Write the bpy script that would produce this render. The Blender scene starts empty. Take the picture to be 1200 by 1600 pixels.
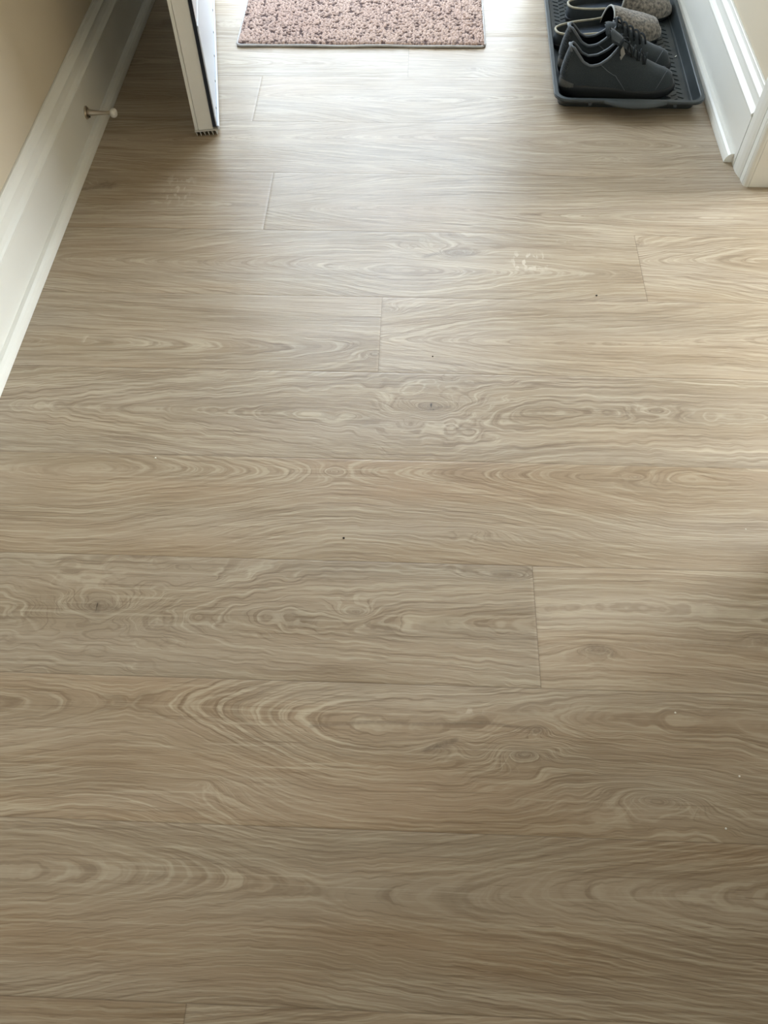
import bpy, bmesh, math, random
import numpy as np
from mathutils import Vector, Matrix

C = bpy.context.scene.collection
S = bpy.context.scene

# ---------------------------------------------------------------- camera
F_PX, PITCH, YAW, ROLL, CAM_H = 1270.0, 0.9898, -0.05344, -0.01968, 1.05221
fw = Vector((math.sin(YAW)*math.cos(PITCH), math.cos(YAW)*math.cos(PITCH), -math.sin(PITCH)))
r0 = Vector((math.cos(YAW), -math.sin(YAW), 0)); u0 = r0.cross(fw)
rt = math.cos(ROLL)*r0 + math.sin(ROLL)*u0
up = -math.sin(ROLL)*r0 + math.cos(ROLL)*u0
cd = bpy.data.cameras.new('camera'); cam = bpy.data.objects.new('camera', cd); C.objects.link(cam)
cam.matrix_world = Matrix(((rt.x, up.x, -fw.x, 0), (rt.y, up.y, -fw.y, 0), (rt.z, up.z, -fw.z, CAM_H), (0, 0, 0, 1)))
cd.sensor_fit = 'VERTICAL'; cd.sensor_height = 36; cd.lens = F_PX/1600*36; cd.clip_start = 0.02
S.camera = cam

# ---------------------------------------------------------------- light
EXPOSURE = 0.0
SKY = 8.8
REAR = 3.5
PATIO = 80.0
S.view_settings.view_transform = 'Standard'; S.view_settings.look = 'None'
S.view_settings.gamma = 1.0; S.view_settings.exposure = EXPOSURE; S.view_settings.use_curve_mapping = False
w = bpy.data.worlds.new('overcast_sky'); S.world = w; w.use_nodes = True
nt = w.node_tree; nt.nodes.clear()
wo = nt.nodes.new('ShaderNodeOutputWorld'); bg = nt.nodes.new('ShaderNodeBackground')
tc = nt.nodes.new('ShaderNodeTexCoord'); sx = nt.nodes.new('ShaderNodeSeparateXYZ')
rp = nt.nodes.new('ShaderNodeValToRGB')
for k_, (p_, c_) in enumerate([(0.0, (.45, .46, .44)), (.12, (.62, .68, .72)), (.35, (.76, .88, 1.0)), (1.0, (.74, .87, 1.0))]):
    e_ = rp.color_ramp.elements[k_] if k_ < 2 else rp.color_ramp.elements.new(p_)
    e_.position = p_; e_.color = (*c_, 1)
nt.links.new(tc.outputs['Generated'], sx.inputs[0]); nt.links.new(sx.outputs['Z'], rp.inputs[0])
nt.links.new(rp.outputs[0], bg.inputs[0]); bg.inputs[1].default_value = SKY
nt.links.new(bg.outputs[0], wo.inputs[0])
DOOR_X0, DOOR_X1, DOOR_Y, DOOR_H = -0.60, 0.315, 2.62, 2.05
# sampling portal that fills the real door opening (emits nothing itself)
pd = bpy.data.lights.new('door_portal', 'AREA'); pd.shape = 'RECTANGLE'; pd.size = DOOR_X1-DOOR_X0; pd.size_y = DOOR_H
pd.cycles.is_portal = True
po = bpy.data.objects.new('door_portal', pd); C.objects.link(po)
po.location = ((DOOR_X0+DOOR_X1)/2, DOOR_Y+0.09, DOOR_H/2); po.rotation_euler = (math.radians(-90), 0, 0)
# daylight through the patio door of the side room
pa = bpy.data.lights.new('patio_daylight', 'AREA'); pa.shape = 'RECTANGLE'; pa.size = 1.15; pa.size_y = 2.0; pa.energy = PATIO; pa.color = (.90, .96, 1.0)
pp = bpy.data.objects.new('patio_daylight', pa); C.objects.link(pp); pp.location = (2.28, 1.83, 1.08); pp.rotation_euler = (0, math.radians(90), 0)
pa.shape = 'RECTANGLE'; pa.size = 2.0; pa.size_y = .62
# fill from an unseen back window, added to brighten door edge and trim
ra = bpy.data.lights.new('rear_fill', 'AREA'); ra.shape = 'RECTANGLE'; ra.size = .9; ra.size_y = 1.1; ra.energy = REAR; ra.color = (.97, .98, 1.0)
ro = bpy.data.objects.new('rear_fill', ra); C.objects.link(ro); ro.location = (0, -3.86, .95); ro.rotation_euler = (math.radians(90), 0, 0)

# ---------------------------------------------------------------- helpers
def srgb(r, g, b):
    f = lambda c: ((c/255+0.055)/1.055)**2.4 if c/255 > 0.04045 else c/255/12.92
    return (f(r), f(g), f(b), 1)

def mat(name, col, rough=0.6, spec=0.5, metal=0.0, noise=None, bump=None, sheen=0.0):
    """noise=(scale, amount, second colour), bump=(scale, distance)"""
    m = bpy.data.materials.new(name); m.use_nodes = True; n = m.node_tree; b = n.nodes['Principled BSDF']
    b.inputs['Base Color'].default_value = col; b.inputs['Roughness'].default_value = rough
    b.inputs['Specular IOR Level'].default_value = spec; b.inputs['Metallic'].default_value = metal
    b.inputs['Sheen Weight'].default_value = sheen
    t = n.nodes.new('ShaderNodeTexCoord')
    if noise:
        x = n.nodes.new('ShaderNodeTexNoise'); x.inputs['Scale'].default_value = noise[0]; x.inputs['Detail'].default_value = 5
        n.links.new(t.outputs['Object'], x.inputs['Vector'])
        mr = n.nodes.new('ShaderNodeMapRange'); mr.inputs[1].default_value = 0.35; mr.inputs[2].default_value = 0.65
        mr.inputs[4].default_value = noise[1]
        n.links.new(x.outputs['Fac'], mr.inputs[0])
        mx = n.nodes.new('ShaderNodeMix'); mx.data_type = 'RGBA'; mx.inputs[6].default_value = col; mx.inputs[7].default_value = noise[2]
        n.links.new(mr.outputs[0], mx.inputs[0]); n.links.new(mx.outputs[2], b.inputs['Base Color'])
    if bump:
        x = n.nodes.new('ShaderNodeTexNoise'); x.inputs['Scale'].default_value = bump[0]; x.inputs['Detail'].default_value = 4
        n.links.new(t.outputs['Object'], x.inputs['Vector'])
        bp = n.nodes.new('ShaderNodeBump'); bp.inputs['Distance'].default_value = bump[1]; bp.inputs['Strength'].default_value = 1
        n.links.new(x.outputs['Fac'], bp.inputs['Height']); n.links.new(bp.outputs[0], b.inputs['Normal'])
    return m

def mesh_obj(name, V, Fc, m, parent=None, smooth=False, attrs=None):
    me = bpy.data.meshes.new(name)
    me.from_pydata([tuple(map(float, v)) for v in V], [], [tuple(int(i) for i in f) for f in Fc]); me.update()
    if smooth: me.polygons.foreach_set('use_smooth', [True]*len(me.polygons))
    if m: me.materials.append(m)
    if attrs:
        for k, a in attrs.items():
            at = me.attributes.new(k, 'FLOAT', 'POINT'); at.data.foreach_set('value', np.asarray(a, dtype=np.float32))
    o = bpy.data.objects.new(name, me); C.objects.link(o)
    if parent: o.parent = parent
    return o

class MB:
    def __init__(s): s.V = []; s.F = []
    def add(s, V, Fc):
        b = len(s.V); s.V += [tuple(v) for v in V]; s.F += [tuple(i+b for i in f) for f in Fc]; return s
    def box(s, x0, x1, y0, y1, z0, z1):
        V = [(x, y, z) for z in (z0, z1) for y in (y0, y1) for x in (x0, x1)]
        return s.add(V, [(0, 2, 3, 1), (4, 5, 7, 6), (0, 1, 5, 4), (2, 6, 7, 3), (0, 4, 6, 2), (1, 3, 7, 5)])
    def prism(s, prof, axis_pts, close=True, caps=True):
        """prof: list of 2D; axis_pts: callable giving 3D from (a,b,t) for t in (0,1)"""
        n = len(prof); V = [axis_pts(a, b, 0) for a, b in prof] + [axis_pts(a, b, 1) for a, b in prof]
        Fc = [(i, (i+1) % n, n+(i+1) % n, n+i) for i in range(n)]
        if caps: Fc += [tuple(range(n-1, -1, -1)), tuple(range(n, 2*n))]
        return s.add(V, Fc)
    def tube(s, pts, r, n=8, closed=False):
        P = [Vector(p) for p in pts]; N = len(P); rad = r if isinstance(r, (list, tuple)) else [r]*N
        V = []; ref = None
        for i, p in enumerate(P):
            a = P[(i-1) % N] if (closed or i > 0) else p; b = P[(i+1) % N] if (closed or i < N-1) else p
            t = (b-a).normalized()
            if ref is None:
                ref = Vector((0, 0, 1)) if abs(t.z) < 0.9 else Vector((1, 0, 0))
            x = (ref-t*ref.dot(t)).normalized(); ref = x; y = t.cross(x)
            for k in range(n):
                th = 2*math.pi*k/n; V.append(p+rad[i]*(math.cos(th)*x+math.sin(th)*y))
        Fc = []
        for i in range(N if closed else N-1):
            j = (i+1) % N
            for k in range(n): Fc.append((i*n+k, i*n+(k+1) % n, j*n+(k+1) % n, j*n+k))
        if not closed: Fc += [tuple(range(n-1, -1, -1)), tuple((N-1)*n+k for k in range(n))]
        return s.add(V, Fc)
    def lathe(s, prof, origin, axis, n=24):
        a = Vector(axis).normalized(); ref = Vector((0, 0, 1)) if abs(a.z) < 0.9 else Vector((1, 0, 0))
        x = (ref-a*ref.dot(a)).normalized(); y = a.cross(x); o = Vector(origin)
        V = []
        for r, h in prof:
            for k in range(n):
                th = 2*math.pi*k/n; V.append(o+a*h+r*(math.cos(th)*x+math.sin(th)*y))
        Fc = [(i*n+k, i*n+(k+1) % n, (i+1)*n+(k+1) % n, (i+1)*n+k) for i in range(len(prof)-1) for k in range(n)]
        Fc += [tuple(range(n-1, -1, -1)), tuple((len(prof)-1)*n+k for k in range(n))]
        return s.add(V, Fc)
    def grid(s, G, closed_u=False):
        """G[i][j] -> quads; closed_u wraps i"""
        nu = len(G); nv = len(G[0]); V = [p for row in G for p in row]
        Fc = []
        for i in range(nu if closed_u else nu-1):
            k = (i+1) % nu
            for j in range(nv-1): Fc.append((i*nv+j, k*nv+j, k*nv+j+1, i*nv+j+1))
        return s.add(V, Fc)
    def build(s, name, m, parent=None, smooth=False, bevel=0.0, weld=False):
        o = mesh_obj(name, s.V, s.F, m, parent, smooth)
        bm = bmesh.new(); bm.from_mesh(o.data)
        if weld: bmesh.ops.remove_doubles(bm, verts=bm.verts, dist=1e-5)
        bmesh.ops.recalc_face_normals(bm, faces=bm.faces); bm.to_mesh(o.data); bm.free()
        if bevel:
            md = o.modifiers.new('bevel', 'BEVEL'); md.width = bevel; md.segments = 2; md.limit_method = 'ANGLE'; md.angle_limit = math.radians(40)
        return o

def empty(name, loc=(0, 0, 0), rz=0):
    o = bpy.data.objects.new(name, None); C.objects.link(o); o.location = loc; o.rotation_euler = (0, 0, rz); o.empty_display_size = 0.05
    return o
def tag(o, label, cat, group=None):
    o['label'] = label; o['category'] = cat
    if group: o['group'] = group
    return o
def struct(o): o['kind'] = 'structure'; return o

def hsh(i, j, seed):
    h = (i.astype(np.int64)*374761393 + j.astype(np.int64)*668265263 + seed*1442695041) & 0xffffffff
    h = ((h ^ (h >> 13))*1274126177) & 0xffffffff
    h = (h ^ (h >> 16)) & 0xffffffff
    return h/4294967295.0*2-1
def vn(x, y, seed=0):
    xi = np.floor(x); yi = np.floor(y); fx = x-xi; fy = y-yi
    fx = fx*fx*fx*(fx*(fx*6-15)+10); fy = fy*fy*fy*(fy*(fy*6-15)+10)
    a = hsh(xi, yi, seed); b = hsh(xi+1, yi, seed); c = hsh(xi, yi+1, seed); d = hsh(xi+1, yi+1, seed)
    return (a*(1-fx)+b*fx)*(1-fy)+(c*(1-fx)+d*fx)*fy
def sst(a, b, x):
    t = np.clip((x-a)/(b-a), 0, 1); return t*t*(3-2*t)

# ---------------------------------------------------------------- materials
M = {}
M['wall'] = mat('painted_wall', srgb(208, 196, 174), 0.7, 0.3, noise=(3, 0.25, srgb(203, 191, 168)), bump=(260, 0.0003))
M['trim'] = mat('white_trim_paint', srgb(232, 231, 223), 0.32, 0.5, noise=(9, 0.3, srgb(226, 224, 214)), bump=(60, 0.0002))
M['ceiling'] = mat('ceiling_paint', srgb(235, 232, 225), 0.9, 0.2)
M['porch'] = mat('porch_concrete', srgb(180, 178, 172), 0.9, 0.2, noise=(20, 0.6, srgb(150, 148, 142)))
M['joint'] = mat('dark_joint', srgb(60, 48, 38), 0.9, 0.1)

def wood():
    m = bpy.data.materials.new('oak_vinyl_plank'); m.use_nodes = True; n = m.node_tree; L = n.links; N = n.nodes
    b = N['Principled BSDF']
    def attr(k):
        a = N.new('ShaderNodeAttribute'); a.attribute_name = k; return a.outputs['Fac']
    def math_(op, a, bb=None, c=None, clamp=False):
        q = N.new('ShaderNodeMath'); q.operation = op; q.use_clamp = clamp
        for i, v in enumerate((a, bb, c)):
            if v is None: continue
            if isinstance(v, (int, float)): q.inputs[i].default_value = v
            else: L.new(v, q.inputs[i])
        return q.outputs[0]
    def comb(x, y, z):
        q = N.new('ShaderNodeCombineXYZ')
        for i, v in enumerate((x, y, z)):
            if isinstance(v, (int, float)): q.inputs[i].default_value = v
            else: L.new(v, q.inputs[i])
        return q.outputs[0]
    def noise(vec, scale, detail=3, rough=0.5):
        q = N.new('ShaderNodeTexNoise'); q.inputs['Scale'].default_value = scale; q.inputs['Detail'].default_value = detail
        q.inputs['Roughness'].default_value = rough; L.new(vec, q.inputs['Vector']); return q.outputs['Fac']
    def mr(v, a, bb, c=0.0, d=1.0, smooth=True):
        q = N.new('ShaderNodeMapRange'); q.interpolation_type = 'SMOOTHSTEP' if smooth else 'LINEAR'
        L.new(v, q.inputs[0]); q.inputs[1].default_value = a; q.inputs[2].default_value = bb; q.inputs[3].default_value = c; q.inputs[4].default_value = d
        return q.outputs[0]
    def mix(f, a, bb, mode='MIX'):
        q = N.new('ShaderNodeMix'); q.data_type = 'RGBA'; q.blend_type = mode
        L.new(f, q.inputs[0]) if not isinstance(f, (int, float)) else setattr(q.inputs[0], 'default_value', f)
        for i, v in ((6, a), (7, bb)):
            if isinstance(v, tuple): q.inputs[i].default_value = v
            else: L.new(v, q.inputs[i])
        return q.outputs[2]
    g = attr('grain'); tone = attr('tone'); knot = attr('knot'); warm = attr('warm'); pid = attr('plank'); edge = attr('edge'); scuff = attr('scuff'); fibre = attr('fibre')
    tc = N.new('ShaderNodeTexCoord'); sp = N.new('ShaderNodeSeparateXYZ'); L.new(tc.outputs['Object'], sp.inputs[0])
    X, Y = sp.outputs[0], sp.outputs[1]
    # small wobble of the rings
    wob = noise(comb(math_('MULTIPLY', X, 1.0), math_('MULTIPLY', Y, 4.0), pid), 22, 2)
    g2 = math_('ADD', g, math_('MULTIPLY', math_('SUBTRACT', wob, 0.5), 0.6))
    # ring lines: irregular 1D signal along the field, fading in and out along the plank
    r1 = noise(comb(g2, math_('MULTIPLY', X, 1.6), pid), 1.9, 1.5, 0.6)
    r2 = noise(comb(math_('ADD', math_('MULTIPLY', g2, 2.6), 31.0), math_('MULTIPLY', X, 3), pid), 1.0, 1, 0.5)
    zig = noise(comb(math_('MULTIPLY', X, 42.0), math_('MULTIPLY', Y, 30.0), pid), 1.0, 2)
    g3 = math_('ADD', fibre, math_('MULTIPLY', zig, 2.0))
    r3 = noise(comb(g3, math_('MULTIPLY', X, 7.0), pid), 1.0, 1, 0.5)
    pale = mr(r1, 0.55, 0.66)
    dark = mr(r1, 0.45, 0.30)
    fine = mr(r2, 0.56, 0.68)
    fdark = mr(r2, 0.42, 0.30)
    # pores and streaks along the plank
    pores = noise(comb(math_('MULTIPLY', X, 26.0), math_('MULTIPLY', Y, 640.0), pid), 1.0, 2, 0.6)
    streak = noise(comb(math_('MULTIPLY', X, 5.0), math_('MULTIPLY', Y, 210.0), pid), 1.0, 3, 0.6)
    broad = noise(comb(math_('MULTIPLY', X, 1.6), math_('MULTIPLY', Y, 17.0), pid), 1.0, 3, 0.55)
    strength = mr(noise(comb(math_('MULTIPLY', X, 2.2), math_('MULTIPLY', Y, 14.0), math_('ADD', pid, 9.0)), 1.0, 2), 0.36, 0.62, 0.35, 1.0)
    base = mix(mr(broad, 0.36, 0.64), srgb(*WOOD_A), srgb(*WOOD_B))
    base = mix(math_('MULTIPLY', warm, 0.75, clamp=True), base, srgb(*WOOD_WARM))
    c = mix(math_('MULTIPLY', math_('MULTIPLY', pale, strength), 0.45), base, srgb(*WOOD_PALE))
    c = mix(math_('MULTIPLY', math_('MULTIPLY', fine, strength), 0.42), c, srgb(*WOOD_PALE))
    c = mix(math_('MULTIPLY', math_('MULTIPLY', dark, strength), 0.42), c, srgb(*WOOD_DARK))
    c = mix(math_('MULTIPLY', math_('MULTIPLY', fdark, strength), 0.50), c, srgb(*WOOD_DARK))
    c = mix(mr(r3, 0.45, 0.30, 0, .40), c, srgb(*WOOD_DARK))
    c = mix(mr(r3, 0.56, 0.70, 0, .36), c, srgb(*WOOD_PALE))
    c = mix(mr(streak, 0.44, 0.28, 0, 0.50), c, srgb(*WOOD_DARK))
    c = mix(mr(streak, 0.56, 0.70, 0, 0.45), c, srgb(*WOOD_PALE))
    c = mix(mr(pores, 0.38, 0.26, 0, 0.55), c, srgb(*WOOD_DARK))
    c = mix(mr(pores, 0.60, 0.74, 0, 0.32), c, srgb(*WOOD_PALE))
    kn = noise(tc.outputs['Object'], 160, 3)
    c = mix(math_('MULTIPLY', mr(knot, 0.08, 0.9, 0, 0.62), mr(kn, 0.3, 0.7, 0.6, 1.0)), c, srgb(104, 90, 76))
    c = mix(mr(knot, 1.0, 1.35), c, srgb(40, 32, 27))
    sn = noise(comb(math_('MULTIPLY', X, 95.0), math_('MULTIPLY', Y, 45.0), 3.0), 1.0, 2)
    c = mix(math_('MULTIPLY', mr(sn, .52, .62, 0, .55), scuff), c, srgb(214, 204, 186))
    # plank tone
    hs = N.new('ShaderNodeHueSaturation'); L.new(c, hs.inputs['Color']); L.new(math_('ADD', 1.0, tone), hs.inputs['Value'])
    L.new(math_('ADD', 1.0, math_('MULTIPLY', warm, 0.3)), hs.inputs['Saturation'])
    c = mix(math_('MULTIPLY', edge, 0.42), hs.outputs[0], srgb(92, 74, 56))
    L.new(c, b.inputs['Base Color'])
    sm = noise(tc.outputs['Object'], 7, 4)
    L.new(math_('ADD', mr(sm, 0.3, 0.7, ROUGH-0.04, ROUGH+0.05), math_('MULTIPLY', fdark, 0.03)), b.inputs['Roughness'])
    b.inputs['Specular IOR Level'].default_value = 0.38
    hgt = math_('ADD', math_('MULTIPLY', r1, 0.5), math_('ADD', math_('MULTIPLY', pores, 0.5), math_('MULTIPLY', r3, 0.6)))
    bp = N.new('ShaderNodeBump'); bp.inputs['Distance'].default_value = 0.0004; bp.inputs['Strength'].default_value = 0.8
    L.new(hgt, bp.inputs['Height']); L.new(bp.outputs[0], b.inputs['Normal'])
    return m
WOOD_A, WOOD_B, WOOD_WARM = (168, 152, 131), (156, 140, 118), (154, 128, 106)
WOOD_PALE, WOOD_DARK = (196, 184, 162), (116, 98, 78)
ROUGH = 0.33
M['wood'] = wood()

# ---------------------------------------------------------------- floor
PW = 0.19; Y00 = 2.1207
XL, XR = -0.7045, 0.6554          # where the shoe mouldings meet the floor
KN = [  # x, y, ring length, ring height, ring strength, darkness, dark radius
    (0.033, 0.904, .075, .032, 12, .68, .020), (-.444, .514, .085, .036, 13, .72, .026), (.269, .470, .05, .014, 5, .75, .020),
    (-.070, .517, .035, .014, 4, .62, .012), (.159, .321, .05, .020, 6, .66, .016), (.085, 1.298, .07, .026, 7, .75, .030),
    (.410, .905, .04, .014, 3.5, .50, .013), (-.066, 1.025, .05, .02, 4, .60, .016), (-.656, 1.500, .06, .02, 4, .85, .022),
    (.319, .269, .10, .03, 7, .34, .05), (.052, .329, .03, .010, 2, .70, .012), (.178, .354, .03, .014, 3, .75, .010),
    (-.047, 1.136, .045, .02, 4, .50, .010), (.440, 1.331, .03, .015, 2, .70, .010), (.150, .583, .09, .02, 4, .48, .03),
    (.502, .492, .04, .02, 3, .60, .02), (-.010, 1.311, .02, .01, 2, .50, .009), (-.120, .765, .03, .012, 3, .42, .008),
    (.360, .768, .035, .012, 3, .40, .010), (.132, 1.975, .05, .022, 4, .40, .016), (-.300, .565, .05, .014, 3, .30, .012),
    (.10, .66, .12, .024, 3, .1, .02), (.42, 1.62, .06, .02, 3, .1, .02), (-.25, .27, .04, .02, 3, .0, .02)]
# row -> list of (x0, x1, axis v, B, c, g points, noise, tone, warm)
INF = 9
ROWS = {
 10: [(-1, 2, .128, 175, .060, [(-.9, -10), (-.42, -9), (-.13, 0), (.12, -5.5), (.34, -12), (.9, -26)], 1.2, -.07, .26)],  # browner wood here and next row, darkened further to paint in light falloff
 9:  [(-1, 2, .140, 170, .056, [(-.9, -9), (-.5, -3.0), (-.37, 0), (-.25, -6), (-.1, -13), (.5, -17), (.9, -12)], 1.6, -.03, .14)],
 8:  [(-1, .186, .10, 120, .03, [(-.9, 4), (-.55, 0), (-.2, -5), (.2, -10)], 1.5, -.08, -.12), (.186, 2, .115, 150, .03, [(.1, 0), (.5, -2), (.9, -6)], 1.2, .02, .02)],
 7:  [(-1, 2, .165, 150, .03, [(-.9, 2), (-.5, -5), (-.3, 2), (-.12, 9), (.1, 4), (.4, -8), (.9, -2)], 1.6, .0, .16)],
 6:  [(-1, 2, .10, 120, .02, [(-.9, 0), (-.5, -6), (-.2, -14), (.03, -20), (.3, -17), (.9, -14)], 1.7, .01, -.16)],
 5:  [(-1, -.058, .05, 130, .03, [(-.9, -3), (-.5, 0), (-.058, 6)], 1.6, -.01, -.05), (-.058, 2, .09, 130, .012, [(-.1, 0), (.15, -9), (.5, -14), (.9, -20)], 2.0, .03, -.06)],
 4:  [(-1, .435, .085, 150, .03, [(-.9, 9), (-.5, 0), (-.28, -8), (.0, -16), (.435, -3)], 1.8, .0, .02), (.435, 2, .12, 140, .02, [(.4, 0), (.7, -9), (1.2, -12)], 1.8, .02, .0)],
 3:  [(-1, -.305, .09, 120, .03, [(-.9, 0), (-.3, 5)], 1.5, -.01, .0), (-.305, 2, .07, 140, .012, [(-.35, 0), (-.1, -9), (.2, -14), (.9, -20)], 1.6, .02, .0)],
 2:  [(-1, 2, .125, 130, .012, [(-.9, 8), (-.3, 2), (.1, -9), (.45, -14), (.62, -6), (.9, -9)], 1.6, .0, .03)],
 1:  [(-1, -.375, .10, 130, .03, [(-.9, 0), (-.3, 3)], 1.5, .0, .0), (-.375, 2, .10, 150, .012, [(-.4, 0), (0, -11), (.4, -3), (.9, 5)], 1.6, .02, .0)],
 0:  [(-1, -.026, .06, 130, .03, [(-.9, 0), (-.3, 5), (0, 8)], 1.5, .0, .0), (-.026, 2, .12, 150, .012, [(-.1, 0), (.3, -8), (.9, 0)], 1.5, .0, .0)],
 11: [(-1, -.232, .03, 140, .02, [(-.9, 4), (-.3, -3)], 2, -.02, .10), (-.232, 2, .07, 150, .02, [(-.2, 0), (.2, -7), (.9, -12)], 1.6, -.01, .05)],
}
def build_floor():
    V = []; Fc = []; A = dict(grain=[], tone=[], knot=[], warm=[], plank=[], edge=[], scuff=[], fibre=[])
    rnd = random.Random(5); base = 0; pidn = 0
    for k in range(-4, 32):
        yb = Y00-(k+1)*PW; yt = yb+PW
        pl = ROWS.get(k)
        if pl is None:
            cut = rnd.uniform(-.5, 1.0)
            pl = [(-1, cut, rnd.uniform(.03, .16), 140, .02, [(-1, 0), (0, rnd.uniform(-8, 8)), (2, 0)], 1.6, rnd.uniform(-.03, .03), rnd.uniform(-.05, .1)),
                  (cut, 2, rnd.uniform(.03, .16), 140, .02, [(-1, 0), (0, rnd.uniform(-8, 8)), (2, 0)], 1.6, rnd.uniform(-.03, .03), rnd.uniform(-.05, .1))]
        near = 0 <= k <= 11
        for (x0, x1, vc, B, c, gp, nz, tone, warm) in pl:
            X0 = max(x0, -.78); X1 = min(x1, 2.3)
            st = .004 if near else .04; sy = .0026 if near else .03
            def axis(a, b, s, fine_to=None):
                m_ = [a, a+.0004, a+.0011]
                e_ = [b-.0011, b-.0004, b]
                n_ = max(2, int((b-a)/s)); return np.array(m_+list(np.linspace(a+.0011, b-.0011, n_)[1:-1])+e_)
            if near:
                xe = min(X1, .95)
                xs = axis(X0, xe, st)
                if X1 > .95: xs = np.concatenate([xs[:-3], np.linspace(.95, X1, 30)])
            else: xs = axis(X0, X1, st)
            ys = axis(yb, yt, sy)
            XX, YY = np.meshgrid(xs, ys, indexing='ij'); nx, ny = XX.shape
            U = XX; Vv = YY-yb
            g = np.interp(U, [p[0] for p in gp], [p[1] for p in gp])
            # soften the corners of g
            g = (g+np.interp(U-.04, [p[0] for p in gp], [p[1] for p in gp])+np.interp(U+.04, [p[0] for p in gp], [p[1] for p in gp]))/3
            vcc = vc+.012*vn(U*3.1, U*0+k, 7+pidn)
            c = c*.5; Fl = B*(np.sqrt((Vv-vcc)**2+c*c)-c)+g
            Fl = Fl+nz*.7*vn(U*4, Vv*14, 11+pidn)+nz*.16*vn(U*14, Vv*34, 23+pidn)+(.30 if k in (6, 8) and x0 < .1 else .16)*vn(U*60, Vv*22, 31+pidn)
            kn = np.zeros_like(U); wm = warm+.22*vn(U*2.3, Vv*16, 41+pidn)+.12*vn(U*6, Vv*40, 43+pidn)
            for (kx, ky, a, bb, K, dk, dr) in KN:
                if not (yb < ky < yt and x0 < kx < x1): continue
                du = U-kx; dv = YY-ky
                wv = 1+.18*vn(U*30, YY*60, 77)
                rho = np.sqrt((du/a)**2+(dv/bb)**2+.01)*wv
                Fl = Fl+K*1.6*np.exp(-rho*1.1)+K*.6*np.exp(-rho*3)
                rr = np.sqrt((du/(dr*1.5))**2+(dv/(dr*.62))**2)*wv
                kn = np.maximum(kn, dk*np.exp(-rr**2))
                rr = np.sqrt((du/(dr*6))**2+(dv/(dr*1.1))**2)*(1+.3*vn(U*12, YY*60, 78))
                kn = np.maximum(kn, .30*dk*np.exp(-rr**2))
            # cracks in the printed wood
            def crack(pts, wdt, val):
                nonlocal kn
                for (ax, ay), (bx, by) in zip(pts[:-1], pts[1:]):
                    t = np.clip(((U-ax)*(bx-ax)+(YY-ay)*(by-ay))/((bx-ax)**2+(by-ay)**2), 0, 1)
                    d = np.hypot(U-ax-t*(bx-ax), YY-ay-t*(by-ay)); kn = np.maximum(kn, val*np.exp(-(d/max(wdt, .0030))**2))
            if near:
                if k == 9: crack([(-.12, .349), (-.04, .357), (.03, .3565), (.11, .361), (.17, .354)], .003, .80); crack([(.03, .322), (.052, .330), (.07, .337)], .004, .95)
                if k == 8:
                    crack([(-.4445, .520), (-.444, .506)], .0032, 1.45); crack([(-.435, .513), (-.415, .511)], .0022, 1.1)
                    crack([(.26, .476), (.275, .474), (.286, .466), (.289, .461)], .003, 1.0); crack([(.3, .478), (.42, .484), (.56, .483)], .013, .40)
                if k == 6: crack([(.035, .911), (.0375, .899)], .0035, 1.45); crack([(.045, .905), (.068, .906)], .0022, .9)
                if k == 3: crack([(-.72, 1.482), (-.68, 1.490), (-.655, 1.497), (-.645, 1.492)], .006, 1.05); crack([(-.66, 1.507), (-.64, 1.50)], .004, .9)
                if k == 4: crack([(.02, 1.287), (.06, 1.303), (.098, 1.309), (.108, 1.301)], .006, .78)
                if k == 10: crack([(-.40, .165), (-.36, .166)], .003, .5)
            sc = np.zeros_like(U)
            for (sx_, sy_, sa, sb, sv_) in [(.222, 1.278, .034, .026, 1.0), (.09, .376, .016, .004, .8), (-.50, 1.49, .03, .05, .6), (.30, 1.335, .02, .008, .5), (-.59, 1.045, .004, .012, .8), (-.36, .80, .012, .004, .4), (.62, .335, .02, .01, .4)]:
                sc = np.maximum(sc, sv_*np.exp(-(((U-sx_)/sa)**4+((YY-sy_)/sb)**4)))
            ed = ((np.minimum(np.abs(YY-yb), np.abs(YY-yt)) < .0005) | (np.minimum(np.abs(XX-x0), np.abs(XX-x1)) < .0005)).astype(float)
            ZZ = -0.00015*ed
            V.append(np.stack([XX, YY, ZZ], -1).reshape(-1, 3))
            idx = base+np.arange(nx*ny).reshape(nx, ny)
            Fc.append(np.stack([idx[:-1, :-1], idx[1:, :-1], idx[1:, 1:], idx[:-1, 1:]], -1).reshape(-1, 4))
            base += nx*ny
            for nme, a in (('grain', Fl), ('tone', 0*U+tone), ('knot', kn), ('warm', np.clip(wm, -.3, 1)), ('plank', 0*U+pidn*3.7), ('edge', ed), ('scuff', sc), ('fibre', Fl*1.4+200*np.sqrt((Vv-vcc)**2+(.6*c)**2+.003**2))): A[nme].append(a.ravel())
            pidn += 1
    V = np.concatenate(V); Fc = np.concatenate(Fc)
    me = bpy.data.meshes.new('floor'); me.vertices.add(len(V)); me.vertices.foreach_set('co', V.ravel().astype(np.float32))
    me.loops.add(Fc.size); me.loops.foreach_set('vertex_index', Fc.ravel().astype(np.int32))
    me.polygons.add(len(Fc)); me.polygons.foreach_set('loop_start', np.arange(0, Fc.size, 4, dtype=np.int32))
    me.update(calc_edges=True); me.validate()
    for nme, a in A.items():
        at = me.attributes.new(nme, 'FLOAT', 'POINT'); at.data.foreach_set('value', np.concatenate(a).astype(np.float32))
    me.materials.append(M['wood']); o = bpy.data.objects.new('floor', me); C.objects.link(o); return struct(o)
floor_o = build_floor()

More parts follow.
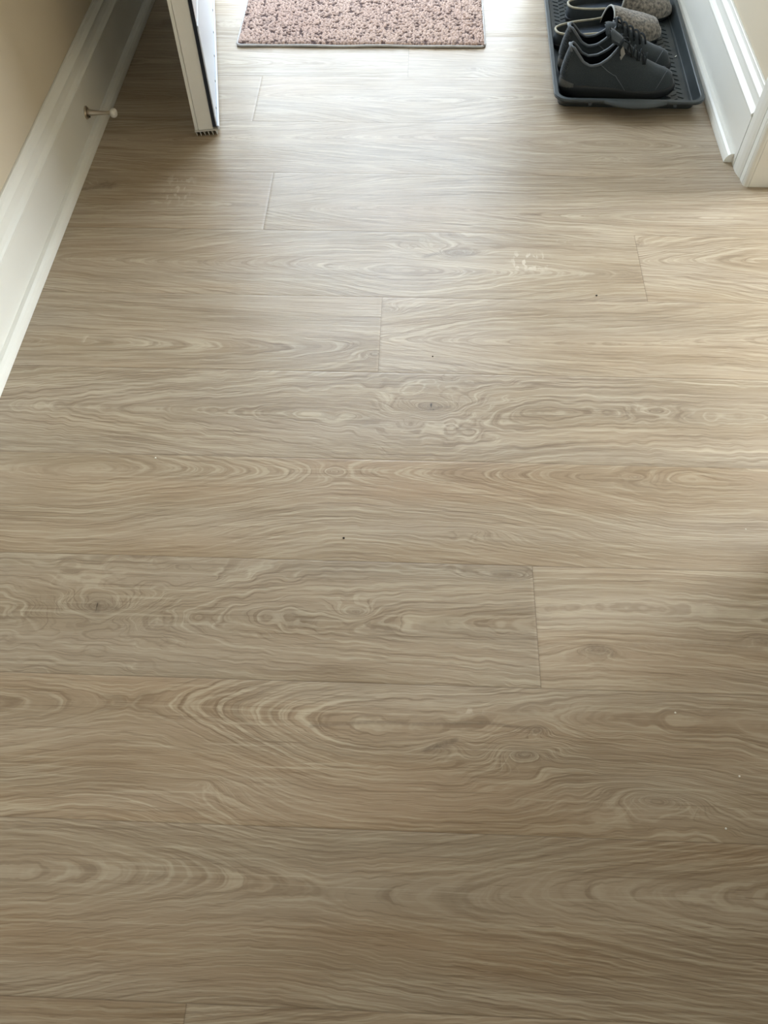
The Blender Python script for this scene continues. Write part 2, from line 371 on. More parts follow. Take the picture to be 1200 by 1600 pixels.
# ---------------------------------------------------------------- shell
WL, WR = -0.739, 0.691            # wall faces
CZ = 2.55; YB = -3.9
JY = 1.521                        # edge of the side doorway
struct(MB().box(WL-.12, WL, YB, DOOR_Y+.14, -.02, CZ).build('wall_left', M['wall']))
wr = MB().box(WR, WR+.115, JY+.012, DOOR_Y, -.02, CZ); wr.box(WR, WR+.115, JY-.80, JY+.012, 2.05, CZ); wr.box(WR, WR+.115, YB, JY-.80, -.02, CZ)
struct(wr.build('wall_right', M['wall']))
fr = MB().box(WL-.12, DOOR_X0-.02, DOOR_Y, DOOR_Y+.14, -.02, CZ); fr.box(DOOR_X1+.02, 2.4, DOOR_Y, DOOR_Y+.14, -.02, CZ); fr.box(DOOR_X0-.02, DOOR_X1+.02, DOOR_Y, DOOR_Y+.14, DOOR_H+.02, CZ)
struct(fr.build('wall_front', M['wall']))
wb = MB().box(WL-.12, -.47, YB-.12, YB, -.02, CZ).box(.47, 2.4, YB-.12, YB, -.02, CZ).box(-.47, .47, YB-.12, YB, -.02, .38).box(-.47, .47, YB-.12, YB, 1.52, CZ)
struct(wb.build('wall_back', M['wall']))
wf_ = MB().box(-.47, -.43, YB-.08, YB-.02, .38, 1.52).box(.43, .47, YB-.08, YB-.02, .38, 1.52).box(-.43, .43, YB-.08, YB-.02, .38, .42).box(-.43, .43, YB-.08, YB-.02, 1.48, 1.52).box(-.015, .015, YB-.08, YB-.02, .42, 1.48)
struct(wf_.build('added_window', M['trim']))  # unseen window frame, added around the rear fill lamp
ws = MB().box(2.3, 2.4, YB, 1.49, -.02, CZ).box(2.3, 2.4, 2.17, DOOR_Y, -.02, CZ).box(2.3, 2.4, 1.49, 2.17, 2.12, CZ).box(2.3, 2.4, 1.49, 2.17, -.02, .05)
struct(ws.build('wall_side_room', M['wall']))
wn = MB().box(2.31, 2.37, 1.49, 1.53, .05, 2.12).box(2.31, 2.37, 2.13, 2.17, .05, 2.12).box(2.31, 2.37, 1.53, 2.13, 2.08, 2.12).box(2.31, 2.37, 1.53, 2.13, .05, .09).box(2.31, 2.37, 1.81, 1.85, .09, 2.08)
struct(wn.build('window_1', M['trim']))
struct(MB().box(WL-.12, 2.4, YB-.12, DOOR_Y+.14, CZ, CZ+.1).build('ceiling', M['ceiling']))
struct(MB().box(-8, 8, DOOR_Y+.14, 14, -.16, -.04).build('porch_floor', M['porch']))

# front door frame and threshold
fm = MB().box(DOOR_X0-.02, DOOR_X0, DOOR_Y-.012, DOOR_Y+.15, 0, DOOR_H+.02); fm.box(DOOR_X1, DOOR_X1+.02, DOOR_Y-.012, DOOR_Y+.15, 0, DOOR_H+.02); fm.box(DOOR_X0, DOOR_X1, DOOR_Y-.012, DOOR_Y+.15, DOOR_H, DOOR_H+.02)
fm.box(DOOR_X1+.005, DOOR_X1+.075, DOOR_Y-.018, DOOR_Y, 0, DOOR_H+.08); fm.box(DOOR_X0-.075, DOOR_X0-.005, DOOR_Y-.018, DOOR_Y, 0, DOOR_H+.08); fm.box(DOOR_X0-.075, DOOR_X1+.075, DOOR_Y-.018, DOOR_Y, DOOR_H+.01, DOOR_H+.08)
struct(fm.build('trim_3', M['trim'], bevel=.002))
M['alu'] = mat('threshold_metal', srgb(150, 150, 150), 0.4, 0.5, 0.8)
struct(MB().box(DOOR_X0, DOOR_X1, DOOR_Y-.01, DOOR_Y+.16, -.03, .014).build('trim_4', M['alu'], bevel=.003))

# baseboards: profile (offset from wall, z)
BB = [(0, 0), (.0170, 0), (.0170, .1085), (.0185, .1115), (.0200, .1135), (.0200, .1165), (.0165, .1195), (.0125, .126), (.0105, .136), (.0100, .1405),
      (.0118, .1425), (.0118, .1450), (.0100, .1475), (.0062, .1535), (.0050, .158), (.0050, .1605), (.0038, .1625), (0, .1625)]
QR = [(0, 0), (.0172, 0), (.0168, .005), (.0150, .0105), (.0118, .0155), (.0075, .0188), (.003, .0197), (0, .0198)]
bl = struct(MB().prism([(WL+.0005+a, z) for a, z in BB], lambda a, b, t: (a, (YB, DOOR_Y-.019)[t], b)).build('baseboard_left', M['trim']))
MB().prism([(WL+.0175+a, z) for a, z in QR], lambda a, b, t: (a, (YB, DOOR_Y-.019)[t], b+.0004)).build('shoe_molding', M['trim'], bl)
br = struct(MB().prism([(WR-.0005-a, z) for a, z in BB], lambda a, b, t: (a, (1.5932, DOOR_Y-.019)[t], b)).build('baseboard_right', M['trim']))
qr = MB().prism([(WR-.0175-a, z) for a, z in QR], lambda a, b, t: (a, (1.607, DOOR_Y-.019)[t], b+.0004)).build('shoe_molding', M['trim'], br)
# dark gap under the mouldings
# casing of the side doorway: profile (y, thickness) - outer edge at y 1.592, inner 1.522
CS = [(1.591, 0), (1.591, .0165), (1.588, .0170), (1.572, .0162), (1.560, .0138), (1.5545, .0120), (1.5515, .0112), (1.5510, .0060), (1.5492, .0060), (1.5484, .0110),
      (1.5400, .0106), (1.5345, .0100), (1.5342, .0060), (1.5322, .0060), (1.5316, .0100), (1.5290, .0100), (1.5240, .0075), (1.5215, .0030), (1.5210, 0)]
trm = MB().prism([(WR-.0005-d, y) for y, d in CS], lambda a, b, t: (a, b, (0, 2.05)[t])); struct(trm.build('trim_1', M['trim']))
jb = MB().box(WR, WR+.12, JY, JY+.012, 0, 2.03); jb.box(WR+.045, WR+.08, JY-.010, JY, 0, 2.03); jb.box(WR, WR+.12, JY-.80, JY-.788, 0, 2.03); jb.box(WR, WR+.12, JY-.788, JY, 2.03, 2.045)
struct(jb.build('trim_2', M['trim'], bevel=.0012))

# ---------------------------------------------------------------- front door (swung into the hall)
M['door_paint'] = mat('door_edge_paint', srgb(228, 227, 220), 0.42, 0.5, noise=(14, 0.3, srgb(218, 216, 207)))
M['door_out'] = mat('door_outside_paint', srgb(205, 204, 208), 0.45, 0.5)
M['gasket'] = mat('black_foam_gasket', srgb(38, 42, 52), 0.75, 0.3)
M['plate'] = mat('white_kick_plate', srgb(208, 214, 224), 0.35, 0.5)
M['sweep'] = mat('door_sweep_vinyl', srgb(188, 186, 178), 0.5, 0.5)
M['screw'] = mat('dull_steel_screw', srgb(95, 92, 88), 0.4, 0.5, 0.8)
ang = math.atan2(-.105, .612)
# local frame: origin at the outside corner of the free edge, +y runs to the hinge, -x is the inside
door = struct(empty('door_1', (-.4449, 1.688, 0), -ang)); DW = .885
MB().box(-.0485, -.0418, 0, DW, .014, 2.04).box(-.0408, -.0085, 0, DW, .014, 2.04).box(-.0420, -.0405, .0025, DW, .016, 2.03).build('door_leaf', M['door_paint'], door, bevel=.0012)
MB().box(-.0085, -.0004, .001, DW, .2305, 2.04).build('outside_skin', M['door_out'], door, bevel=.0006)['label'] = 'pale grey outer face of the door'
g_ = MB().box(-.0085, -.0012, -.0022, .002, .020, 2.04); g_.build('weatherstrip', M['gasket'], door)['label'] = 'black foam strip along the free edge'
kp = MB().box(-.0085, .0012, .003, DW, .0165, .2300); kp.build('kick_plate', M['plate'], door, bevel=.0006)['label'] = 'white plate along the bottom of the outer face'
lip = MB(); lip.box(.0012, .0055, .001, DW, .010, .0195); lip.build('drip_edge', M['plate'], door, bevel=.0012)
eg = MB(); eg.box(-.0015, .0004, -.0006, .003, .03, .226); eg.build('plate_return', M['plate'], door)
sw = MB(); sw.box(-.0495, .0012, -.0015, DW, .0105, .0140)
for i in range(6):
    x = -.0475+i*.0088
    sw.prism([(x-.0012, .0107), (x+.0012, .0107), (x+.0028, .0012), (x+.0014, .0012)], lambda a, b, t: (a, (-.0015, DW)[t], b))
sw.build('door_sweep', M['sweep'], door)['label'] = 'ribbed vinyl sweep under the door'
for i in range(8):
    MB().lathe([(.0026, 0), (.0026, .0007), (.0012, .0012)], (.0011, .06+i*.112, .027), (1, 0, 0), 12).build('screw', M['screw'], door)
for z in (.25, 1.02, 1.8):
    MB().lathe([(.007, -.05), (.007, .05)], (.004, DW+.006, z), (0, 0, 1), 12).build('hinge', M['screw'], door)
kb = MB().lathe([(.028, 0), (.028, .006), (.011, .010), (.011, .030), (.024, .038), (.028, .050), (.024, .062), (.008, .066)], (-.0485, .065, .96), (-1, 0, 0), 24)
kb.build('door_knob', M['screw'], door, smooth=True)

# ---------------------------------------------------------------- door stop
M['nickel'] = mat('brushed_nickel', srgb(190, 180, 165), 0.32, 0.5, 1.0)
M['rubber_white'] = mat('white_rubber_tip', srgb(225, 222, 212), 0.6, 0.4, noise=(400, 0.3, srgb(190, 187, 178)))
ds = tag(empty('door_stop', (WL+.0175, 1.672, .0575)), 'brushed metal door stop with a white rubber tip, screwed to the left baseboard', 'door stop')
MB().lathe([(.0135, 0), (.0135, .0020), (.0115, .0036), (.0070, .0042)], (0, 0, 0), (1, 0, 0), 28).build('base_plate', M['nickel'], ds, smooth=False)
MB().lathe([(.0070, .0035), (.0062, .010), (.0046, .028), (.0038, .046), (.0048, .052), (.0068, .0545), (.0068, .056)], (0, 0, 0), (1, 0, 0), 24).build('post', M['nickel'], ds, smooth=True)
MB().lathe([(.0072, .0545), (.0090, .0560), (.0098, .0600), (.0092, .0640), (.0066, .0668), (.002, .0676)], (0, 0, 0), (1, 0, 0), 24).build('bumper_tip', M['rubber_white'], ds, smooth=True)['label'] = 'white rubber tip'
MB().lathe([(.0030, .0036), (.0030, .0052), (.0012, .0056)], (0, .002, -.0098), (1, 0, 0), 12).build('screw', mat('dark_screw', srgb(50, 44, 40), .5), ds)

# ---------------------------------------------------------------- doormat
def build_mat():
    m = bpy.data.materials.new('chenille_pile'); m.use_nodes = True; n = m.node_tree; b = n.nodes['Principled BSDF']
    a = n.nodes.new('ShaderNodeAttribute'); a.attribute_name = 'pile'
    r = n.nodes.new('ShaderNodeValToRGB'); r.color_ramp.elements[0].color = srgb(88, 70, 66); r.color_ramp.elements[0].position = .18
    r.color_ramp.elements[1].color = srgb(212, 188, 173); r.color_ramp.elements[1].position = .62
    t = n.nodes.new('ShaderNodeTexCoord'); x = n.nodes.new('ShaderNodeTexNoise'); x.inputs['Scale'].default_value = 5; n.links.new(t.outputs['Object'], x.inputs['Vector'])
    mx = n.nodes.new('ShaderNodeMix'); mx.data_type = 'RGBA'; mx.blend_type = 'MULTIPLY'; mx.inputs[7].default_value = srgb(232, 222, 224)
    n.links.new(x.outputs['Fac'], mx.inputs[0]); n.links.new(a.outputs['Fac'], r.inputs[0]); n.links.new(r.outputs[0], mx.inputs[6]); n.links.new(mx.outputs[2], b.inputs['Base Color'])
    b.inputs['Roughness'].default_value = .95; b.inputs['Specular IOR Level'].default_value = .15; b.inputs['Sheen Weight'].default_value = .15
    root = tag(empty('doormat', (-.146, 2.067, 0), math.radians(.3)), 'pinkish beige nubby doormat with a pale bound edge, lying by the entrance', 'doormat')
    W, D = .615, .44; st = .0021
    xs = np.arange(-W/2, W/2+1e-6, st); ys = np.arange(0, D+1e-6, st); XX, YY = np.meshgrid(xs, ys, indexing='ij')
    # loops: nearest of jittered cell centres, elongated
    cs = .0072; best = np.full(XX.shape, 9.); best2 = np.full(XX.shape, 9.)
    ci = np.floor(XX/(cs*1.25)); cj = np.floor(YY/cs)
    for di in (-1, 0, 1):
        for dj in (-1, 0, 1):
            i = ci+di; j = cj+dj
            px = (i+.5+.46*hsh(i, j, 3))*cs*1.25; py = (j+.5+.46*hsh(i, j, 4))*cs
            d = np.hypot((XX-px)/1.25, YY-py)/cs
            best2 = np.where(d < best, best, np.minimum(best2, d)); best = np.minimum(best, d)
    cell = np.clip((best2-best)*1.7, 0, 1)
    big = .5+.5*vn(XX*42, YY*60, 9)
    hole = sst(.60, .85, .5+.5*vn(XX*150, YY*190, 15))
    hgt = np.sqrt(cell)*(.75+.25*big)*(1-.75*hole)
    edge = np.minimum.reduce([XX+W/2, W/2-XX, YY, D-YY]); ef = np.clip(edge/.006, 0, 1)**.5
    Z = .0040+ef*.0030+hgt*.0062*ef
    jx = .0008*vn(XX*300, YY*300, 5); jy = .0012*vn(XX*80, YY*0, 6)+.0008*vn(XX*300, YY*300, 8)
    V = np.stack([XX+jx, YY+jy, Z], -1).reshape(-1, 3); nx, ny = XX.shape
    idx = np.arange(nx*ny).reshape(nx, ny); Fq = np.stack([idx[:-1, :-1], idx[1:, :-1], idx[1:, 1:], idx[:-1, 1:]], -1).reshape(-1, 4)
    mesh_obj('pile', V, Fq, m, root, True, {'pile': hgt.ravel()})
    # backing and bound edge
    bk = MB().box(-W/2+.001, W/2-.001, .001, D-.001, .0006, .0046); bk.build('backing', mat('grey_mat_backing', srgb(120, 118, 116), .8), root)
    pts = []
    rc = .012
    for cx, cy, a0 in ((W/2-rc, rc, -90), (W/2-rc, D-rc, 0), (-W/2+rc, D-rc, 90), (-W/2+rc, rc, 180)):
        for q in range(7): th = math.radians(a0+q*15); pts.append((cx+rc*math.cos(th), cy+rc*math.sin(th)))
    P = []
    for (ax, ay), (bx, by) in zip(pts, pts[1:]+pts[:1]):
        nn = max(1, int(math.hypot(bx-ax, by-ay)/.01))
        for q in range(nn): P.append((ax+(bx-ax)*q/nn, ay+(by-ay)*q/nn))
    Q = [(x, y-.0015+.0012*math.sin(x*23)*(y < .02), .0036+.0006*math.sin(x*37+y*20)) for x, y in P]
    MB().tube(Q, .0030, 8, True).build('bound_edge', mat('pale_binding', srgb(205, 203, 200), .7, noise=(80, .4, srgb(170, 168, 166))), root, True)
build_mat()

# ---------------------------------------------------------------- boot tray
M['tray'] = mat('dark_grey_plastic', srgb(48, 55, 57), 0.40, 0.5, noise=(30, 0.5, srgb(60, 66, 67)), bump=(900, 0.00015))
def rrect(x0, x1, y0, y1, r, n=7):
    P = []
    for cx, cy, a0 in ((x1-r, y0+r, -90), (x1-r, y1-r, 0), (x0+r, y1-r, 90), (x0+r, y0+r, 180)):
        for q in range(n+1): th = math.radians(a0+q*90/n); P.append((cx+r*math.cos(th), cy+r*math.sin(th)))
    return P
def build_tray():
    root = tag(empty('boot_tray', (.3065, 1.781, 0), math.radians(-1.1)), 'dark grey plastic boot tray holding shoes against the right baseboard', 'boot tray')
    W, D, H = .3355, .78, .035
    L = [(.014, .034, .020, 0.0), (.013, .032, .022, .004), (.006, .012, .027, .026), (.004, .006, .030, .0275), (0, 0, .032, .0285), (-.0005, -.0005, .032, .0320), (.001, .001, .031, H),
         (.0085, .0085, .026, H), (.0100, .0100, .025, .0335), (.0115, .014, .023, .029), (.017, .034, .016, .0085), (.0178, .0355, .0155, .0078), (.0210, .039, .014, .0078), (.0216, .0396, .014, .0052)]
    G = []
    for (ix, iy, r, z) in L:
        G.append([(x, y, z) for x, y in rrect(ix, W-ix, iy, D-iy, r)])
    b = MB(); n = len(G[0]); V = [p for g in G for p in g]
    Fc = [(i*n+k, i*n+(k+1) % n, (i+1)*n+(k+1) % n, (i+1)*n+k) for i in range(len(G)-1) for k in range(n)]
    Fc += [tuple(range(n-1, -1, -1)), tuple((len(G)-1)*n+k for k in range(n))]
    b.add(V, Fc)
    # tread bars in a herringbone on the tray floor
    y = .052; row = 0
    while y < D-.05:
        col = 0; x = .034
        while x < W-.032:
            a = math.radians(32 if col % 2 else -28); l = .0075; wd = .0011
            cx, cy = x+(row % 2)*.0, y+(.0095 if col % 2 else 0)
            dx, dy = math.cos(a)*l, math.sin(a)*l; nx_, ny_ = -math.sin(a)*wd, math.cos(a)*wd
            P = [(cx-dx+nx_, cy-dy+ny_), (cx-dx-nx_, cy-dy-ny_), (cx+dx-nx_, cy+dy-ny_), (cx+dx+nx_, cy+dy+ny_)]
            V = [(px, py, .0050) for px, py in P]+[((px-cx)*.86+cx, (py-cy)*.86+cy, .0068) for px, py in P]
            b.add(V, [(4, 5, 6, 7), (0, 1, 5, 4), (1, 2, 6, 5), (2, 3, 7, 6), (3, 0, 4, 7)])
            x += .0145; col += 1
        y += .0190; row += 1
    o = b.build('tray', M['tray'], root)
    # handle lip on the front rim
    hl = MB(); cx = W/2+.010; Wd = .070; top = []; bot = []
    N = 24
    for i in range(N+1):
        t = -1+2*i/N; x = cx+Wd*t; e = .019*(math.cos(t*math.pi/2)**.8)
        top.append((x, -e)); 
    G1 = [[(x, .006, H+.0002), (x, y*.5, H-.0006), (x, y, H-.003), (x, y-.0012, H-.0055), (x, y, H-.0075), (x, .003, H-.0078)] for x, y in top]
    hl.grid(G1); hl.build('handle', M['tray'], root, smooth=True, weld=True)
    for sx_ in (cx-.096, cx+.094):
        MB().lathe([(.0045, 0), (.0045, .0015), (.003, .0022)], (sx_, .017, .017), (0, -1, .35), 14).build('boss', M['tray'], root)
    # back handle
    G2 = [[(x, D-.006, H), (x, D-y*.5, H-.0006), (x, D-y, H-.003), (x, D-y+.0012, H-.0055), (x, D-y, H-.0075), (x, D-.003, H-.0078)] for x, y in top]
    MB().grid(G2).build('handle', M['tray'], root, smooth=True, weld=True)
build_tray()

# ---------------------------------------------------------------- footwear
M['knit'] = mat('black_knit', srgb(46, 53, 57), 0.9, 0.25, noise=(700, 0.6, srgb(66, 73, 77)), bump=(900, 0.0005), sheen=.2)
M['sole'] = mat('black_rubber_sole', srgb(36, 39, 41), 0.6, 0.4, bump=(300, 0.0002))
M['lace'] = mat('black_lace', srgb(34, 38, 40), 0.85, 0.2)
M['lining'] = mat('dark_shoe_lining', srgb(26, 29, 33), 0.95, 0.1)
M['piping'] = mat('grey_collar_piping', srgb(92, 98, 104), 0.6, 0.4)
M['heelcap'] = mat('grey_worn_heel', srgb(104, 104, 100), 0.6, 0.4, noise=(60, .6, srgb(70, 72, 72)))
M['tab'] = mat('pale_grey_tongue_label', srgb(142, 140, 134), 0.6, 0.4)
LEN = .262
def outline(ph, length=LEN, wf=.0415, wh=.034, side=1):
    """shoe plan outline; ph 0 = toe tip, pi = heel back; x 0..length, y across"""
    c_, s_ = math.cos(ph), math.sin(ph)
    x = length*(.5+.5*(abs(c_)**.86)*(1 if c_ > 0 else -1))
    t = x/length
    hw = wh+(wf-wh)*float(sst(.30, .72, np.array(t)))-.004*math.exp(-((t-.45)/.13)**2)
    y = hw*(abs(s_)**.72)*(1 if s_ > 0 else -1)
    return x, y+side*.006*math.sin(t*math.pi)*0
def ridge(x):
    return float(np.interp(x, [.10, .118, .135, .16, .19, .215, .24, .255, .262], [.118, .112, .102, .088, .072, .061, .052, .042, .035]))
def sneaker(loc, rz, label, mirror=1, pull=.010):
    root = tag(empty('sneaker', loc, rz), label, 'shoe', 'pair of black knit sneakers')
    NP = 96; NK = 14
    # top loop: rear part is the collar opening, front collapses on the ridge line
    def toploop(ph):
        x, y = outline(ph); 
        if x < .118:
            t = x/.118
            xx = float(np.interp(x, [0, .02, .06, .118], [.012, .030, .066, .116])); ww = float(np.interp(t, [0, .15, .5, .8, 1], [1.05, 1.10, .98, .80, .55]))
            z = float(np.interp(xx, [.010, .018, .028, .042, .058, .078, .098, .116], [.105, .1045, .094, .078, .070, .073, .086, .108]))
            return xx, y*ww*.72, z
        t = min(1, (x-.118)/.03); wy = y*.36*(1-t)
        return min(x, LEN-.012), wy, ridge(x)
    def surf(ph, k):
        x, y = outline(ph); tx, ty, tz = toploop(ph); zb = .018
        f = float(sst(.10, .16, np.array(x)))
        a = (1-math.cos(k*math.pi/2))*f+(1-f)*(k**1.5*.9+.1*k); b = math.sin(k*math.pi/2)*f+(1-f)*k
        if f < .5: # heel counter bulges out a little
            bulge = .003*math.sin(k*math.pi)*(1-f)
        else: bulge = 0
        X = x*.995+(tx-x*.995)*a; Yy = y*.96+(ty-y*.96)*a
        X -= bulge if ph > 2.2 and ph < 4.1 else 0
        return (X, Yy*mirror, zb+(tz-zb)*b)
    G = [[surf(2*math.pi*i/NP, j/NK) for j in range(NK+1)] for i in range(NP)]
    MB().grid(G, True).build('upper', M['knit'], root, smooth=True, weld=True)
    # lining hanging from the collar
    Gl = []
    for i in range(NP):
        ph = 2*math.pi*i/NP; x, y = outline(ph)
        if x > .150: continue
        Gl.append((ph, x))
    ins = sorted(p for p, _ in Gl)
    col = []
    for i in range(60):
        ph = ins[0]+(ins[-1]-ins[0])*i/59; tx, ty, tz = toploop(ph); x, y = outline(ph)
        col.append([(tx, ty*mirror, tz), (tx+.002*(1 if x < .03 else 0), ty*.95*mirror, tz-.006), (x*.90+.010, y*.80*mirror, .045), (x*.88+.012, y*.74*mirror, .026), (.075, 0, .026)])
    MB().grid(col).build('lining', M['lining'], root, smooth=True)
    # padded collar edge
    cp = []
    a0 = [p for p in ins if outline(p)[0] < .121]
    for i in range(50):
        ph = a0[0]+(a0[-1]-a0[0])*i/49; tx, ty, tz = toploop(ph); cp.append((tx, ty*mirror, tz))
    MB().tube(cp, [.0030]*50, 8).build('collar', M['piping'], root, smooth=True)
    # ribbed pull area at the heel
    hb = MB()
    for q in range(17):
        k = .30+q*.038
        pts = [surf(math.pi+d, min(k, 1)) for d in np.linspace(-.42, .42, 9)]
        hb.tube([(x-.0012, y, z) for x, y, z in pts], .0013, 6)
    hb.build('heel_ribbing', M['knit'], root, smooth=True)
    ht = MB(); tp = [(.012, -.012, .098), (.008, -.010, .105), (.008, 0, .107), (.008, .010, .105), (.012, .012, .098)]
    ht.tube([(x+.002, y, z-.001) for x, y, z in tp], .0030, 8); ht.build('heel_tab', M['piping'], root, smooth=True)
    # sole: stacked outlines with a curled up toe
    prof = [(.90, .0), (.97, .001), (1.01, .006), (1.02, .012), (1.0, .019), (.95, .023)]
    Gs = []
    for s_, z in prof:
        row = []
        for i in range(NP):
            x, y = outline(2*math.pi*i/NP); t = x/LEN
            lift = .009*max(0, (t-.72)/.28)**2+.004*max(0, (.12-t)/.12)**2
            th = float(np.interp(t, [0, .3, .6, 1], [1.35, 1.25, 1.0, .85]))
            row.append((LEN*.5+(x-LEN*.5)*(.5+.5*s_), y*s_*mirror, z*th+lift))
        Gs.append(row)
    b = MB(); n = NP; V = [p for g in Gs for p in g]
    Fc = [(i*n+k, i*n+(k+1) % n, (i+1)*n+(k+1) % n, (i+1)*n+k) for i in range(len(Gs)-1) for k in range(n)]+[tuple(range(n-1, -1, -1)), tuple((len(Gs)-1)*n+k for k in range(n))]
    b.add(V, Fc); b.build('sole', M['sole'], root, smooth=True)
    # worn pale heel cap
    hc = [[(surf(math.pi+d, k)[0]-.0016, surf(math.pi+d, k)[1]*1.03, surf(math.pi+d, k)[2]) for k in (0.0, .08, .16, .22)] for d in np.linspace(-.75, .75, 15)]
    MB().grid(hc).build('heel_cap', M['heelcap'], root, smooth=True)['label'] = 'scuffed paler grey cap low on the heel'
    # tongue
    tg = []
    for i in range(12):
        t = i/11; x = .180-.088*t; z = ridge(max(x, .10))+.004+pull*t*t; wv = .013+.011*t
        tg.append([(x+(.004 if abs(s) > .9 else 0), s*wv*mirror, z-.010*s*s*(1+.4*t)) for s in np.linspace(-1, 1, 9)])
    tb = [[(x, y, z-.005) for x, y, z in r_] for r_ in tg]
    MB().grid(tg).grid(tb).build('tongue', M['knit'], root, smooth=True)
    # laces
    for i in range(5):
        x = .118+i*.015; z = ridge(x)
        l = MB(); l.tube([(x-.003+.006*(s > 0)*0, s*.021*mirror, z-.004+.010*(1-s*s)) for s in np.linspace(-1, 1, 11)], .0024, 6)
        l.tube([(x+.010*(s+1)/2, s*.020*mirror, z-.0045+.012*(1-s*s)-.05*0) for s in np.linspace(-1, 1, 11)], .0022, 6)
        l.build('lace', M['lace'], root, smooth=True)
    bw = MB()
    for sg in (-1, 1):
        bw.tube([(.118+.004*math.sin(t*6), sg*(.004+.026*t)*mirror, .118-.022*t+.012*math.sin(t*math.pi)) for t in np.linspace(0, 1, 10)], .0023, 6)
        bw.tube([(.124+.022*t, sg*(.004+.018*t)*mirror, .116-.024*t+.010*math.sin(t*math.pi)) for t in np.linspace(0, 1, 10)], .0021, 6)
    if pull > 0: bw.build('bow', M['lace'], root, smooth=True)
    lb = MB(); lx, lz = .120, .101
    lb.add([(lx-.007, -.0265*mirror, lz+.002), (lx+.001, -.0245*mirror, lz+.013), (lx+.008, -.0262*mirror, lz-.001), (lx+.001, -.0285*mirror, lz-.014),
            (lx-.007, -.0235*mirror, lz+.002), (lx+.001, -.0215*mirror, lz+.013), (lx+.008, -.0232*mirror, lz-.001), (lx+.001, -.0255*mirror, lz-.014)],
           [(0, 1, 2, 3), (7, 6, 5, 4), (0, 4, 5, 1), (1, 5, 6, 2), (2, 6, 7, 3), (3, 7, 4, 0)])
    lb.build('lace_patch', M['tab'], root)['label'] = 'pale grey diamond patch at the top of the laces'
    # overlay seams on the side and toe
    for sg in (-1, 1):
        sm = MB(); pts = []
        for q in range(14):
            ph = 1.95-.45*q/13; k = 1-q/13*.98
            X, Yv, Z = surf(ph if sg > 0 else 2*math.pi-ph, max(k, .04)); pts.append((X, Yv*1.012, Z+.0004))
        sm.tube(pts, .0008, 6).build('side_seam', M['piping'], root, smooth=True)
        sm = MB(); pts = []
        for q in range(12):
            ph = .95; k = .10+.72*q/11
            X, Yv, Z = surf((ph-.25*q/11) if sg > 0 else 2*math.pi-(ph-.25*q/11), k); pts.append((X, Yv*1.01, Z+.0006))
        sm.tube(pts, .0008, 6).build('toe_seam', M['piping'], root, smooth=True)
    return root
Z0 = .0070
sneaker((.3235, 1.863, Z0), math.radians(0.5), 'black knit sneaker nearest the front rim of the boot tray', 1, .018)
sneaker((.3275, 1.948, Z0), math.radians(1.0), 'black knit sneaker behind the front one, beside the wool slipper', -1, -.012)

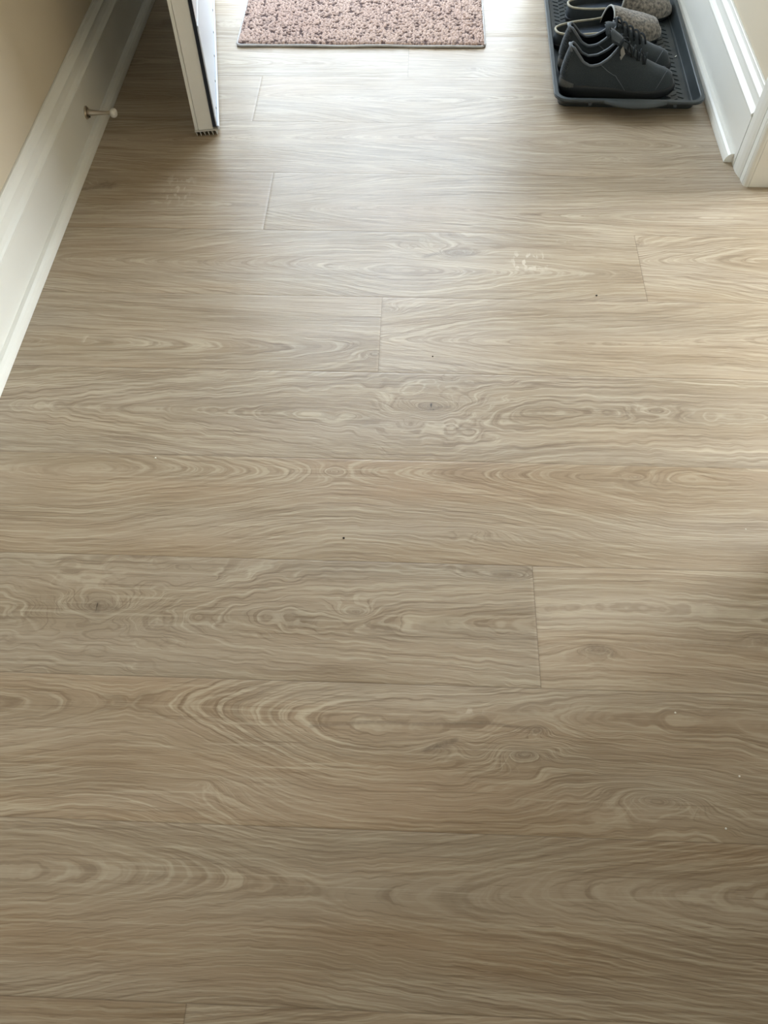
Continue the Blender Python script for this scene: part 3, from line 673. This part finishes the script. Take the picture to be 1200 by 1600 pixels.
M['wool'] = mat('grey_boiled_wool', srgb(158, 150, 138), 0.95, 0.15, noise=(150, 1.0, srgb(84, 82, 78)), bump=(200, 0.003), sheen=.35)
M['footbed'] = mat('blue_grey_footbed', srgb(70, 78, 88), 0.95, 0.15, bump=(300, .0005))
M['cream'] = mat('cream_rim_binding', srgb(176, 170, 150), 0.7, 0.3, noise=(90, .5, srgb(130, 128, 118)))
M['band'] = mat('charcoal_slipper_side', srgb(56, 62, 66), 0.85, 0.25, noise=(120, .4, srgb(66, 72, 74)))
M['edge'] = mat('pale_opening_edge', srgb(168, 168, 164), 0.7, 0.3)
def slipper(loc, rz, label, length=.268):
    root = tag(empty('slipper', loc, rz), label, 'slipper', 'pair of grey wool slippers')
    NP = 88
    ol = lambda ph: outline(ph, length, .050, .036)
    def ring(s_, z, li=0):
        out = []
        for i in range(NP):
            x, y = ol(2*math.pi*i/NP); q = float(sst(.45, .62, np.array(x/length))) if z > .015 else 0
            out.append((length*.5+(x-length*.5)*(.5+.5*s_)-.012*q, y*s_*(1-.10*q), z-(z-.020)*.5*q if z > .02 else z))
        return out
    def loft(rs, cap0=True, cap1=True):
        n = NP; V = [p for g in rs for p in g]; Fc = [(i*n+k, i*n+(k+1) % n, (i+1)*n+(k+1) % n, (i+1)*n+k) for i in range(len(rs)-1) for k in range(n)]
        if cap0: Fc.append(tuple(range(n-1, -1, -1)))
        if cap1: Fc.append(tuple((len(rs)-1)*n+k for k in range(n)))
        return MB().add(V, Fc)
    loft([ring(.93, 0), ring(.99, .002), ring(1.01, .008), ring(1.0, .012)]).build('sole', M['sole'], root, smooth=True)
    loft([ring(.99, .011), ring(1.0, .020), ring(.985, .036), ring(.96, .0385), ring(.93, .037), ring(.91, .028), ring(.88, .0235)], False, False).build('side_band', M['band'], root, smooth=True)
    loft([ring(.90, .020), ring(.89, .0235)], True, True).build('footbed', M['footbed'], root)
    rim = [(length*.5+(x-length*.5)*.985, y*.965, .0385) for x, y in (ol(math.pi+d) for d in np.linspace(-1.55, 1.55, 60))]
    MB().tube(rim, .0027, 8).build('rim', M['cream'], root, smooth=True)['label'] = 'cream bound rim around the open heel'
    # wool toe cap
    def cap(ph, k, inset=0):
        # ph -1..1 across, k 0 opening ..1 toe
        x0 = .118+.030*(1-ph*ph)**.5*.6 ; ex = x0+(length+.003-x0)*k
        ii = max(min(ex/(length+.003), .9999), 0); c_ = 2*ii-1; phx = math.acos(max(-1, min(1, (abs(c_)**(1/.86))*(1 if c_ > 0 else -1))))
        yw = ol(phx)[1]; top = float(np.interp(ex, [.118, .150, .19, .23, .255, length], [.086, .078, .063, .052, .043, .022]))
        th = ph*math.pi/2; s_ = math.sin(th); cth = abs(math.cos(th))**.75
        return (ex, (yw*1.03-inset)*s_, .011+(top-.011-inset)*cth)
    G = [[cap(p, k) for p in np.linspace(-1, 1, 29)] for k in (1-(1-np.linspace(0, 1, 26))**1.5)]
    Gi = [[cap(p, k, .004) for p in np.linspace(-1, 1, 29)] for k in np.linspace(0, .8, 10)]
    MB().grid(G).build('toe_cap', M['wool'], root, smooth=True)['label'] = 'mottled grey boiled wool toe cap'
    MB().grid(Gi).build('lining', M['lining'], root, smooth=True)
    MB().tube([cap(p, 0, .0015) for p in np.linspace(-1, 1, 40)], .0023, 8).build('opening_edge', M['edge'], root, smooth=True)
    return root
slipper((.3265, 2.062, Z0), math.radians(12.0), 'grey wool slipper lying between the black sneakers and the other slipper')
slipper((.367, 2.190, Z0), math.radians(8.0), 'grey wool slipper farthest back in the tray, cut by the top of the photo')

# ---------------------------------------------------------------- small marks and crumbs
M['scuff'] = mat('pale_scuff', srgb(205, 200, 188), 0.8, 0.2)
M['crumb_w'] = mat('white_crumb', srgb(236, 232, 222), 0.7, 0.3)
M['crumb_d'] = mat('dark_speck', srgb(35, 28, 24), 0.8, 0.2)
def crumb(x, y, z, r, m, label, seed):
    rr = random.Random(seed); b = bmesh.new(); bmesh.ops.create_icosphere(b, subdivisions=2, radius=r)
    for v in b.verts: v.co *= rr.uniform(.75, 1.2); v.co.z *= .6
    me = bpy.data.meshes.new('crumb'); b.to_mesh(me); b.free(); me.materials.append(m)
    o = bpy.data.objects.new('crumb', me); C.objects.link(o); o.location = (x, y, z+r*.45)
    tag(o, label, 'crumb', 'crumbs and specks on the floor')
for i, (x, y, r, kk, lb) in enumerate([
        (.3422, 1.185, .0016, 'd', 'dark speck just left of the butt joint in the mid right floor'),
        (.0370, 1.0214, .0013, 'd', 'dark speck between the short plank joint and the large central knot'),
        (-.0963, .6405, .0017, 'd', 'dark speck alone in the middle of the floor, left of centre'),
        (.3612, .3826, .0013, 'w', 'white crumb below the dark oval knot at right'),
        (.4290, .3020, .0013, 'w', 'white crumb near the right edge of the photo, middle of three'),
        (.3998, .2375, .0013, 'w', 'white crumb lowest of those at the right'),
        (-.4119, .7832, .0016, 'w', 'white crumb at the left beside the long plank seam'),
        (.5132, .6749, .0012, 'w', 'white crumb high at the right edge above the oval knot plank')]):
    crumb(x, y, 0, r, M['crumb_w' if kk == 'w' else 'crumb_d'], lb, i)
chip = MB().box(-.0035, .0035, -.0009, .0009, 0, .0012).build('plastic_chip', M['crumb_w'])
chip.location = (.6190, 2.022, .0070); chip.rotation_euler = (0, 0, math.radians(50)); tag(chip, 'tiny white chip lying in the boot tray near its right side', 'debris')
